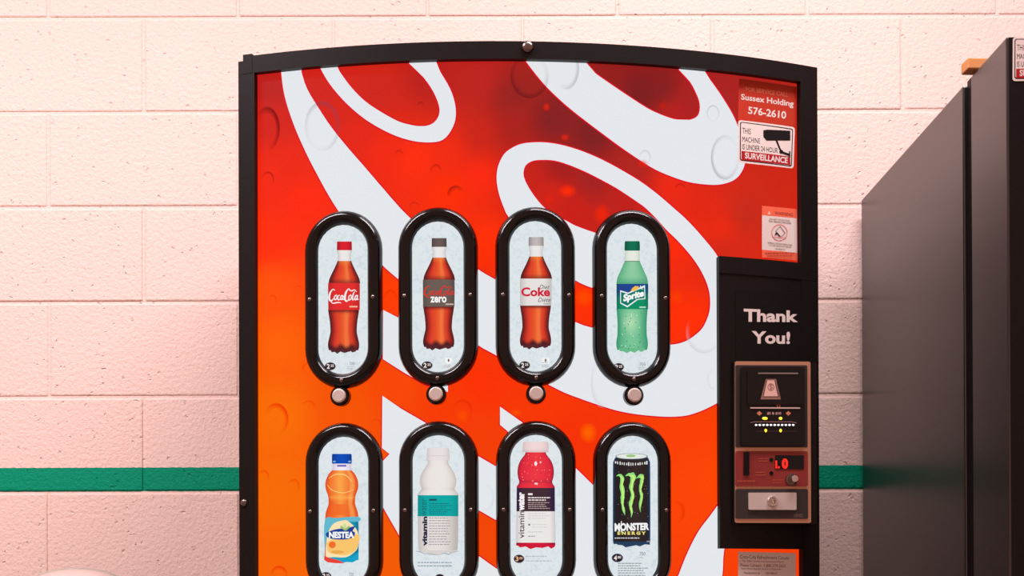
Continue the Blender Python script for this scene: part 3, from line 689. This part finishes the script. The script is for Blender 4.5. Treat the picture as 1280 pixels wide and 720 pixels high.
p.poly(box(660, 616.6, 665.6, 619), (240, 232, 232)); tiny_lines(p, 660, 690, (622.2, 625.2), (236, 222, 222), 1.6, 13); tiny_lines(p, 660, 688, [628.4+2.4*k for k in range(4)], (186, 160, 160), 1.0, 14)
tiny_lines(p, 660, 690, (642, 645, 648), (196, 190, 190), .7, 15); tiny_lines(p, 665, 686, (656, 659), (200, 194, 194), .7, 16); p.ellipse(661.4, 656, 1.3, 1.3, (120, 112, 116)); tiny_lines(p, 660, 682, (665,), (190, 186, 186), .8, 17); tiny_lines(p, 660, 669, (670.4,), (150, 146, 148), 1.2, 18)
price(p, 648.6, 698.6, '3', '00', 6.0, 4.6, (120, 100, 126), (236, 180, 140)); tiny_lines(p, 656.6, 690, (695.4, 701.2), (166, 176, 186), .9, 19); done(p, 6, 'red')
# black can
p = pict(7); cx = 789.4
p.body([(572, 20.6), (577, 22.6), (581, 23.2), (620, 23.4), (670, 23.4), (677, 23.2), (680, 22.4)], cx, lambda s, y: mixc(mixc((52, 40, 38), (34, 28, 30), abs(s-.2)*1.2), (22, 62, 100), max(0, abs(s)-.84)*6))
p.poly([(767, 677), (812, 677), (812.4, 681), (806, 680.4), (800, 683), (795, 681.6), (788, 683), (782, 684.2), (778, 681.6), (772, 681)], (30, 62, 92))
p.ellipse(cx, 570.6, 20.4, 3.9, (92, 108, 120), 28); p.ellipse(cx, 570.4, 19.0, 3.2, (226, 232, 226), 28); p.ellipse(cx-1, 569.8, 6, 1.6, (150, 196, 120)); p.poly([(770, 574), (809, 574), (808, 576), (771, 576)], (44, 42, 46))
rn = random.Random(21); x = 768.6
while x < 809: h_ = rn.uniform(1.4, 2.6); t = (x-cx)/21; yy = 580.6-2.4*t*t; p.poly(box(x, yy-h_, x+rn.uniform(1, 1.7), yy+h_*.7), (236, 238, 236)); x += rn.uniform(2.2, 3.2)
for _ in range(26): p.ellipse(rn.uniform(769, 810), rn.uniform(586, 648), .45, .45, (150, 140, 138), 6)
def claw(pts, w_):
    w_ = [q*.88 for q in w_]; fine = [tuple(q) for q in catmull([(*a, b) for a, b in zip(pts, w_)], 4)]
    p.stroke([q[:2] for q in fine], [abs(q[2])*rn.uniform(.72, 1.15) for q in fine], (140, 220, 122), smooth=1); p.stroke([(a+.5, b+1.5) for a, b in pts[1:-1]], [q*.45 for q in w_[1:-1]], (196, 240, 120), smooth=4)
claw([(770.2, 595), (774.5, 594.0), (777.6, 598), (776.6, 606), (778.2, 616), (777.6, 628), (779.4, 638), (781, 644)], [1.0, 3.6, 6.4, 5.2, 5.8, 4.2, 3.4, .4])
claw([(781.6, 595), (786, 593.2), (791.4, 594.5), (790.4, 600), (788.6, 610), (790.6, 619), (787.8, 631), (789.4, 640), (788.6, 647)], [1.0, 4.4, 7.4, 6.6, 5.2, 6.2, 4.8, 3.6, .4])
claw([(795, 598), (799, 595.6), (802.6, 594.6), (801.8, 602), (800, 612), (801.8, 620), (799.6, 632), (800.4, 640)], [.8, 3.8, 5.0, 5.0, 4.0, 4.2, 3.0, .4])
p.text('MONSTER', [(767.8, 654.0), (811.2, 653.4), (811.0, 662.6), (768.0, 664.4)], (246, 246, 246), bold=0.05); p.stroke([(776.4, 651.4), (776.4, 665.4)], 1.0, (246, 246, 246), smooth=1)
p.text('ENERGY', (771.6, 664.4, 807, 668.6), (236, 222, 130), bold=0.05, space=1.5)
tiny_lines(p, 768, 812, (672.6,), (206, 206, 210), 1.4, 22); p.poly(box(808, 676, 812, 677.6), (150, 150, 156))
price(p, 771.4, 697.4, '4', '00', 6.4, 4.8, (90, 96, 140)); p.text('700', (799, 690, 806.4, 694.6), (112, 112, 116)); tiny_lines(p, 799, 805, (697,), (150, 150, 154), .6, 23)
tiny_lines(p, 772, 811, [704.2+3.0*k for k in range(6)], (112, 116, 120), .9, 24); done(p, 7, 'can')

# ----- stickers on the door
def sticker(quads, name, label, n0=0.0012, surf=PANEL, **k):
    p = Print(surf); return p
WT = (236, 226, 222)
p = Print(PANEL); p.quad([(923.4, 98.5), (995, 109), (993, 157.8), (922, 151)], (186, 56, 38))
p.text('FOR SERVICE CALL', [(931.8, 108.8), (984.8, 116.2), (984.6, 121.6), (931.9, 114.0)], (205, 120, 96))
p.text('Sussex Holding', [(926, 117.5), (991.6, 126.4), (991.3, 136.0), (925.8, 127.0)], (228, 216, 212), bold=0.022)
p.text('576-2610', [(934.7, 133.3), (982.4, 139.6), (981.8, 149.2), (934.7, 142.6)], (228, 216, 212), bold=0.022)
p.build('service_sticker', PAPER, vm, n0=0.0013, label='small red service call sticker')
def rq(q, r, n=4):
    """rounded quad (px)"""
    out = []; q = [np.asarray(a, float) for a in q]
    for i in range(4):
        a, b, c = q[i-1], q[i], q[(i+1) % 4]; d1 = (a-b)/np.linalg.norm(a-b)*r; d2 = (c-b)/np.linalg.norm(c-b)*r
        for k in range(n+1):
            t = k/n; out.append(tuple((1-t)**2*(b+d1)+2*t*(1-t)*b+t*t*(b+d2)))
    return out
def inset(q, d):
    c = np.mean(q, axis=0); q = np.asarray(q, float); h = (q[2]-q[0])/2
    return [tuple(a+np.sign(c-a)*d) for a in q]
def surveillance(surf, M, name, parent, label, n0):
    """M maps the sticker's own coordinates (px as it stands on the red machine) to photo px"""
    p = Print(surf); T = lambda *q: [M(a) for a in q]
    Q = [(922, 150.4), (992.7, 159.3), (991, 211.2), (921.7, 203.5)]
    p.poly([M(a) for a in rq(Q, 4)], (228, 216, 212)); p.poly([M(a) for a in rq(inset(Q, 2.2), 3)], (52, 34, 36)); p.poly([M(a) for a in rq(inset(Q, 3.4), 2.4)], (228, 216, 212))
    p.text('THIS', T((927, 160), (937.6, 161.4), (937.6, 168.6), (927, 167.3)), (50, 38, 40)); p.text('MACHINE', T((927, 171), (949, 173.6), (949, 180), (927, 177.6)), (50, 38, 40))
    p.text('IS UNDER 24 HOUR', T((927, 180.3), (971.3, 185.6), (971.3, 191.8), (927, 187.0)), (50, 38, 40))
    p.quad(T((926, 189.2), (986.6, 196.3), (987, 207.2), (926, 200.4)), (172, 32, 40)); p.text('SURVEILLANCE', T((930.2, 190.9), (984, 197.3), (983.3, 204.9), (930.2, 198.7)), (228, 216, 212), bold=0.03)
    p.poly(T((953.2, 163.6), (958, 162.6), (986.8, 164), (986.8, 176.2), (957, 176.2), (953.2, 171.4)), (28, 24, 26))
    p.stroke(T((969.3, 175.5), (975.5, 190.8)), 2.0, (28, 24, 26), smooth=1); p.ellipse(*M((975.5, 190.2)), 2.4, 2.4, (28, 24, 26), 12); p.stroke(T((975, 190.4), (986, 194.2)), 2.6, (28, 24, 26), smooth=1); p.poly(T((985.2, 189.4), (986.8, 189.6), (986.8, 197.6), (985.2, 197.4)), (28, 24, 26))
    return p.build(name, PAPER, parent, n0=n0, label=label)
surveillance(PANEL, lambda a: a, 'surveillance_sticker', vm, 'white camera surveillance sticker', 0.0022)
p = Print(PANEL); CO = (240, 110, 82)
p.quad([(952, 257.5), (995.4, 261.6), (996, 326), (952, 322)], (228, 216, 212)); p.quad([(952, 257.5), (995.4, 261.6), (995.3, 273.2), (952, 269.2)], CO); p.quad([(952, 312.3), (995.7, 316.3), (996, 326), (952, 322)], CO)
p.text('WARNING', [(967.6, 264.4), (990.6, 266.6), (990.6, 270.8), (967.6, 268.4)], (120, 40, 36)); p.poly([(958.6, 268.2), (960.9, 263.8), (963.2, 268.6)], (240, 190, 170))
for t_, a, b, y, h_ in (('DO NOT TIP OR ROCK', 961.4, 986.8, 272.8, 2.2), ('THIS VENDING MACHINE', 960.2, 988.2, 275.6, 2.2), ('TIPPING OR ROCKING MAY', 959, 990, 302.8, 2.2), ('CAUSE SERIOUS INJURY', 960.4, 989, 305.8, 2.2), ('OR DEATH', 968.4, 980.6, 309.4, 2.0)):
    s_ = 0.094; p.text(t_, [(a, y+(a-960)*s_), (b, y+(b-960)*s_), (b, y+h_+(b-960)*s_), (a, y+h_+(a-960)*s_)], (96, 64, 66))
p.stroke([(973.6+9.6*math.cos(t*math.pi/8), 291+10*math.sin(t*math.pi/8)) for t in range(16)], 0.8, (228, 120, 112), smooth=2, closed=True)
p.stroke([(969, 289), (974.4, 283.2), (980.6, 291.6), (975.4, 296.6)], 0.8, (90, 60, 62), smooth=1, closed=True); p.stroke([(968, 294), (971, 292), (974, 296)], 1.6, (50, 36, 38), smooth=1); p.ellipse(969.6, 292, 1.2, 1.2, (50, 36, 38), 8); p.stroke([(966, 296.4), (982, 297.4)], .7, (228, 120, 112), smooth=1)
tiny_lines(p, 956, 992, (316.6,), (170, 60, 50), 1.2, 31); tiny_lines(p, 958, 990, (320.4,), (170, 60, 50), 1.2, 32)
p.build('warning_sticker', PAPER, vm, n0=0.0013, label='pale tipping warning sticker with coral bands')
p = Print(PANEL); p.poly(rq([(922.3, 689.6), (994.2, 691.4), (994.4, 748), (922.3, 746)], 1.5), (228, 216, 212))
for t_, q in (('Coca-Cola Refreshments Canada', [(924.9, 693.6), (985.6, 695.2), (985.6, 699.6), (924.9, 698)]), ('For Sales, Service and Equipment Repair', [(927.9, 700.0), (979.5, 701.3), (979.5, 704), (927.9, 702.8)]), ('Please Contact : 1-800-279-2653', [(925, 704.4), (981.2, 705.6), (981.2, 709.4), (925, 708.2)]), ('Pour Ventes Appelez Service et Reparation', [(926.2, 709.6), (976.2, 710.6), (976.2, 713.2), (926.2, 712.2)]), ('Equipment #       00198667', [(930, 714.8), (971.3, 715.6), (971.3, 718.6), (930, 717.8)])):
    p.text(t_, q, (78, 52, 52))
p.build('equipment_label', PAPER, vm, n0=0.0013, label='pale equipment service label')

# ----- payment cover, bent round the right of the door
CN = 0.010; COV = Bow(CN)
uc0, zc0 = COV.from_px(898.5, 320.5); uc1, zc1 = COV.from_px(1018.0, 331); zcb = COV.from_px(897, 685.5)[1]; zm = COV.from_px(898.5, 341)[1]
UCV = uc1
bm = bmesh.new(); bow_slab(bm, uc0, UCV, zcb, zc0, -0.02, CN, seg=10)
cover = vm_obj('payment_cover', bm, BLACK)
bm = bmesh.new(); bow_slab(bm, uc0-0.0004, UCV+0.0005, zm, zc0+0.0006, CN-0.004, CN+0.0012, seg=10); vm_obj('cover_cap', bm, BLACK, cover)
ua = COV.from_px(919, 400)[0]; ub = COV.from_px(1008, 400)[0]; za, zb = COV.from_px(919, 362)[1], COV.from_px(919, 452)[1]
bm = bmesh.new(); bow_slab(bm, ua, ub, zb, za, CN-0.003, CN+0.0008, seg=8); vm_obj('message_plate', bm, DARK, cover)
p = Print(COV); TK = (228, 216, 212)
p.text('Thank', [(929.2, 386.0), (997.0, 388.6), (997.0, 403.0), (929.2, 402.6)], TK, bold=0.035); p.text('You!', [(939.2, 413.6), (987.4, 414.8), (987.0, 430.2), (939.4, 429.8)], TK, bold=0.035)
p.build('message_lettering', PAPER, cover, n0=0.0010)
# validator plate: a flat plate standing proud of the cover, turned a little less than the bowed door
PA = math.radians(10.0)
o3 = COV.to3d(COV.from_px(916, 553)[0], COV.from_px(916, 553)[1], 0.004)
PL = Flat(o3, (math.cos(PA), math.sin(PA), 0), (0, 0, 1))
def plate(q, n0, n1, m, name, parent, r=0.0, hole=None, smooth=False, **pr):
    """an upright slab on the validator plane from a px outline"""
    pts = rq(q, r, 5) if r else q
    bm = bmesh.new(); A = []; B = []
    for x, y in pts:
        u, v = PL.from_px(x, y); A.append(bm.verts.new(PL.to3d(u, v, n0))); B.append(bm.verts.new(PL.to3d(u, v, n1)))
    k = len(A)
    if hole:
        hp = rq(hole, r, 5) if r else hole; C = []; D = []
        for x, y in hp:
            u, v = PL.from_px(x, y); C.append(bm.verts.new(PL.to3d(u, v, n0))); D.append(bm.verts.new(PL.to3d(u, v, n1)))
        for i in range(k):
            j = (i+1) % k
            for f in ((A[i], A[j], B[j], B[i]), (C[i], C[j], D[j], D[i]), (B[i], B[j], D[j], D[i]), (A[i], A[j], C[j], C[i])): bm.faces.new(f)
    else:
        for i in range(k): bm.faces.new((A[i], A[(i+1) % k], B[(i+1) % k], B[i]))
        bm.faces.new(A); bm.faces.new(B)
    return vm_obj(name, bm, m, parent, smooth, **pr)
COPPER = mat('bronze_trim', (196, 150, 124), 0.42, metal=0.6)
VBLK = mat('validator_black', (17, 15, 16), 0.35, spec=0.25)
back = plate([(916.6, 452.4), (1020.6, 453.4), (1020.4, 655.4), (916.6, 655.0)], -0.052, 0.001, BLACK, 'validator_backing', None)
fr_ = plate([(918, 452), (1012.2, 452.4), (1013.0, 653.8), (918, 653.6)], 0.0008, 0.003, COPPER, 'validator_frame', None, r=2.6, label='bronze validator frame')
bv_ = plate([(918.4, 456.8), (1008.2, 457.0), (1008.6, 559.6), (918.4, 559.6)], 0.003, 0.0035, mat('validator_well', (38, 31, 31), 0.5), 'bill_validator', None, r=2.0, label='black bill validator with yellow lights')
plate([(924.6, 459.6), (1003.6, 459.8), (1004.0, 557.6), (924.6, 557.6)], 0.0035, 0.0085, VBLK, 'validator_face', bv_, r=3)
plate([(931.5, 463.5), (1001.0, 463.8), (1001.4, 506.5), (931.5, 506.5)], 0.0085, 0.0100, VBLK, 'validator_hood', bv_, r=2)
plate([(945, 466.9), (994.6, 467.1), (994.6, 468.9), (945, 468.7)], 0.0100, 0.0106, mat('hood_edge_trim', (150, 146, 146), 0.35, metal=0.8), 'hood_trim', bv_)
plate([(935.6, 510.0), (997.4, 510.2), (997.4, 511.8), (935.6, 511.6)], 0.0085, 0.0096, mat('trim_line_grey', (205, 180, 172), 0.4), 'trim_line', bv_)
PLV = Flat(PL.to3d(0, 0, 0.0101), PL.ex, PL.ez)
p = Print(PLV)
p.poly([(957.4, 473.8), (970.0, 473.8), (976.0, 499.2), (950.6, 499.2)], (150, 112, 104)); p.poly([(958.4, 475), (968.8, 475), (974.0, 496.4), (953.4, 496.4)], (70, 48, 48)); p.poly([(959.0, 475.4), (967.9, 475.4), (972.4, 495.4), (954.6, 495.4)], (226, 186, 174))
p.stroke([(963.6+3.8*math.cos(t*math.pi/6), 484+4.2*math.sin(t*math.pi/6)) for t in range(12)], 0.9, (150, 98, 92), smooth=2, closed=True); p.text('$', (961.6, 480.4, 965.6, 487.6), (150, 98, 92))
p.build('bill_sign', PAPER, bv_, n0=0.0)
PLW = Flat(PL.to3d(0, 0, 0.0086), PL.ex, PL.ez)
p = Print(PLW)
for x in (949.2, 985.4): p.poly([(x-3.4, 516.6), (x, 513.6), (x+3.4, 516.6), (x, 519.6)], (206, 130, 98))
p.text('$5 & $10', (958.8, 515.0, 976.4, 518.6), (200, 160, 150), bold=0.03); p.ellipse(973.2, 507.2, 2.4, 2.6, (190, 116, 92), 12); p.ellipse(973.2, 507.2, 1.2, 1.4, (40, 30, 30), 10)
p.stroke([(938, 528.4), (944, 527.2), (990, 527.4), (996, 528.8)], .8, (150, 116, 112), smooth=1); p.poly(box(945, 538.8, 997, 539.5), (70, 58, 58))
p.build('validator_print', PAPER, bv_, n0=0.0)
YL = mat('yellow_lamp', (230, 200, 60), 0.3, emit=(255, 228, 40), estr=1.3); WL = mat('white_lamp', (240, 240, 240), 0.3, emit=(250, 246, 255), estr=1.0)
def lens(x, y, rx, ry, m, h=0.0015):
    u, v = PLW.from_px(x, y); bm = bmesh.new(); fm_ = Flat(PLW.to3d(u, v, 0), PLW.ex, PLW.ez)
    lathe(bm, [(0, -0.0005), (1, -0.0005), (0.8, h*.7), (0, h)], 12, fm_.matrix() @ Matrix.Diagonal((rx/808, ry/808, 1, 1)))
    vm_obj('indicator_lamp', bm, m, bv_, True)
for q in ((956.2, 523.0, 4.0, 2.0), (975.8, 523.0, 2.6, 2.0), (957.2, 538.2, 1.8, 2.4), (975.8, 538.2, 1.8, 2.4)): lens(*q, YL)
for k in range(11): lens(945.2+4.64*k, 531.3, 1.75, 1.35, WL)
# coin panel
cp = plate([(918.4, 564.2), (1008.6, 564.4), (1008.8, 608.2), (918.4, 608.2)], 0.003, 0.0042, mat('dark_red_coin_panel', (134, 36, 34), 0.45), 'coin_panel', None, r=2.6, label='dark red coin panel')
plate([(928.4, 565.4), (935.2, 565.4), (935.0, 594.6), (928.2, 594.6)], 0.0042, 0.0062, DARK, 'coin_slot', cp, r=1)
plate([(967.6, 569.4), (1003.4, 569.6), (1003.4, 586.8), (967.4, 586.6)], 0.0042, 0.0050, VBLK, 'price_display', cp)
LED = mat('red_display_digits', (255, 20, 10), 0.4, emit=(255, 34, 22), estr=1.15)
PLD = Flat(PL.to3d(0, 0, 0.0052), PL.ex, PL.ez)
p = Print(PLD); p.text('1.', (969.4, 575.8, 974.6, 585.6), (255, 30, 20), bold=0.06); p.text('0', (977.4, 573.0, 985.0, 586.0), (255, 30, 20), bold=0.05)
p.build('display_digits', LED, cp, n0=0.0)
p = Print(Flat(PL.to3d(0, 0, 0.0044), PL.ex, PL.ez)); CP2 = (176, 84, 64)
tiny_lines(p, 948, 962, (573.4, 576.4), CP2, 1.0, 41); tiny_lines(p, 944, 960, (590.4, 593.6), CP2, 1.0, 42); tiny_lines(p, 921, 944, (601.2,), CP2, 1.2, 43); tiny_lines(p, 966, 980, (600.0, 603.4), CP2, 1.0, 44)
p.build('coin_panel_print', PAPER, cp, n0=0.0)
def knob(name, x, y, prof, m, parent, surf=PL, n=0.0042):
    u, v = surf.from_px(x, y); f_ = Flat(surf.to3d(u, v, n), surf.ex, surf.ez); bm = bmesh.new(); lathe(bm, prof, 22, f_.matrix()); return vm_obj(name, bm, m, parent)
for y in (575.0, 591.8): knob('indicator_hole', 963.0, y, [(0, 0), (0.0034, 0), (0.0030, 0.0008), (0, 0.0008)], DARK, cp)
kb = knob('return_button_ring', 988.0, 600.0, [(0.0098, 0), (0.0098, 0.003), (0.0080, 0.0036), (0.0074, 0.001), (0, 0.001)], SCREW, cp)
knob('return_button', 989.6, 599.4, [(0.0056, 0.0005), (0.0056, 0.011), (0.0048, 0.0125), (0, 0.0128)], STEEL, cp)
# lock panel
lp = plate([(918.4, 611.4), (1008.8, 611.4), (1009.0, 648.8), (918.4, 648.6)], 0.003, 0.0040, mat('lock_panel_black', (42, 35, 35), 0.5), 'lock_panel', None, r=2.6)
plate([(934.2, 616.2), (993.8, 616.0), (993.8, 637.6), (934.4, 637.4)], 0.0040, 0.0065, mat('satin_lock_plate', (208, 198, 192), 0.5, metal=0.4), 'lock_plate', lp, r=1.6)
knob('lock_ring', 963.6, 627.0, [(0.0090, 0.002), (0.0088, 0.0040), (0.0078, 0.0058), (0.0050, 0.0052), (0.0046, 0.003), (0, 0.003)], STEEL, lp)
knob('lock_core', 963.6, 627.0, [(0.0028, 0.002), (0.0028, 0.0055), (0.0012, 0.0060), (0, 0.0050)], STEEL, lp)
p = Print(Flat(PL.to3d(0, 0, 0.0042), PL.ex, PL.ez)); p.text('VEND', (991.8, 642.2, 1003.2, 646.6), (120, 96, 90), bold=0.02); tiny_lines(p, 974, 991, (644.6,), (70, 54, 54), 2.2, 45); p.build('lock_panel_print', PAPER, lp, n0=0.0)

# ------------------------------------------------------------------ black vending machine on the right
RX0 = 0.7325; RZ = 2.0022
def side_y(px):
    d = ray(px, 200); return CAM[1]+d[1]*(RX0-CAM[0])/d[0]
yb1 = side_y(1204.0); yd0 = side_y(1213.8); yd1 = -0.900
SIDE = mat('satin_black_side', (10, 6, 6), 0.33, spec=0.68); SIDE.node_tree.nodes['Principled BSDF'].inputs['IOR'].default_value = 1.6; noise_bump(SIDE, 420, 0.0006, 0.2)
RW = 0.97; cxr = RX0+RW/2
rm = empty('snack_vending_machine', (cxr, -0.465, 0), label='tall plain black vending machine with bare satin side panel', category='vending machine')
def rbox(name, x0, x1, y0, y1, z0, z1, m, bevel=0.0):
    bm = bmesh.new(); add_box(bm, ((x0+x1)/2-cxr, (y0+y1)/2+0.465, (z0+z1)/2), (abs(x1-x0), abs(y1-y0), z1-z0), bevel); return bm_obj(name, bm, m, rm)
rbox('cabinet', RX0, RX0+RW, yb1, -0.03, 0.10, RZ, SIDE, 0.003)
rbox('door_gasket', RX0+0.008, RX0+RW-0.008, yd0-0.002, yb1+0.002, 0.12, RZ+0.007, DARK)
rbox('door', RX0, RX0+RW, yd1, yd0, 0.11, RZ, SIDE, 0.003)
rbox('door_facing', RX0+0.003, RX0+RW-0.003, yd1-0.002, yd1+0.006, 0.12, RZ-0.002, BLACK)
rbox('plinth', RX0+0.03, RX0+RW-0.03, -0.84, -0.06, 0.0, 0.11, DARK)
RF = Flat((RX0, yd1-0.0021, 1.5), (1, 0, 0), (0, 0, 1))
# its sticker, same print, squared to the flat door: TL (1265.8, 46.5), right edge runs out of the picture
def M2(a):
    x, y = a
    s_ = (x-922)/(992.7-922); t_ = (y-(150.4+s_*8.9))/53.0
    return 1265.8+s_*74, 46.6+t_*54.8
surveillance(RF, M2, 'surveillance_sticker', rm, 'white camera surveillance sticker', 0.0004)
# wooden block lying on top of it
WOOD = mat('orange_brown_wood', (206, 138, 78), 0.6)
wb = empty('wooden_block', (0.7440, -0.738, RZ+0.007), 0.06, label='small orange-brown wooden block lying on top of the black machine', category='block')
bm = bmesh.new(); add_box(bm, (0, 0, 0.0085), (0.044, 0.030, 0.017), 0.0015); bm_obj('block', bm, WOOD, wb)

# ------------------------------------------------------------------ chrome dome at the lower left
CHR = mat('polished_chrome', (245, 245, 246), 0.26, metal=1.0)
bx = CAM[0]+(98-640)/F*(2.9907-0.46); bzt = 1.2335
bn = empty('dome_top_bin', (bx, -0.46, 0), label='polished chrome dome-topped bin standing by the pale pink block wall', category='bin')
bm = bmesh.new(); lathe(bm, [(0, 0), (0.110, 0), (0.112, 0.006), (0.112, 0.020), (0.094, 0.028), (0.094, 1.176), (0, 1.176)], 48); bm_obj('bin_body', bm, STEEL, bn, True)
dp = [(0.096, 1.160), (0.100, 1.164), (0.100, 1.184)]
for k in range(1, 17):
    a = math.pi/2*k/16; dp.append((0.100*math.cos(a) if k < 16 else 0.0, 1.184+(bzt-1.184)*math.sin(a)))
bm = bmesh.new(); lathe(bm, dp, 64); bm_obj('dome_lid', bm, CHR, bn, True)
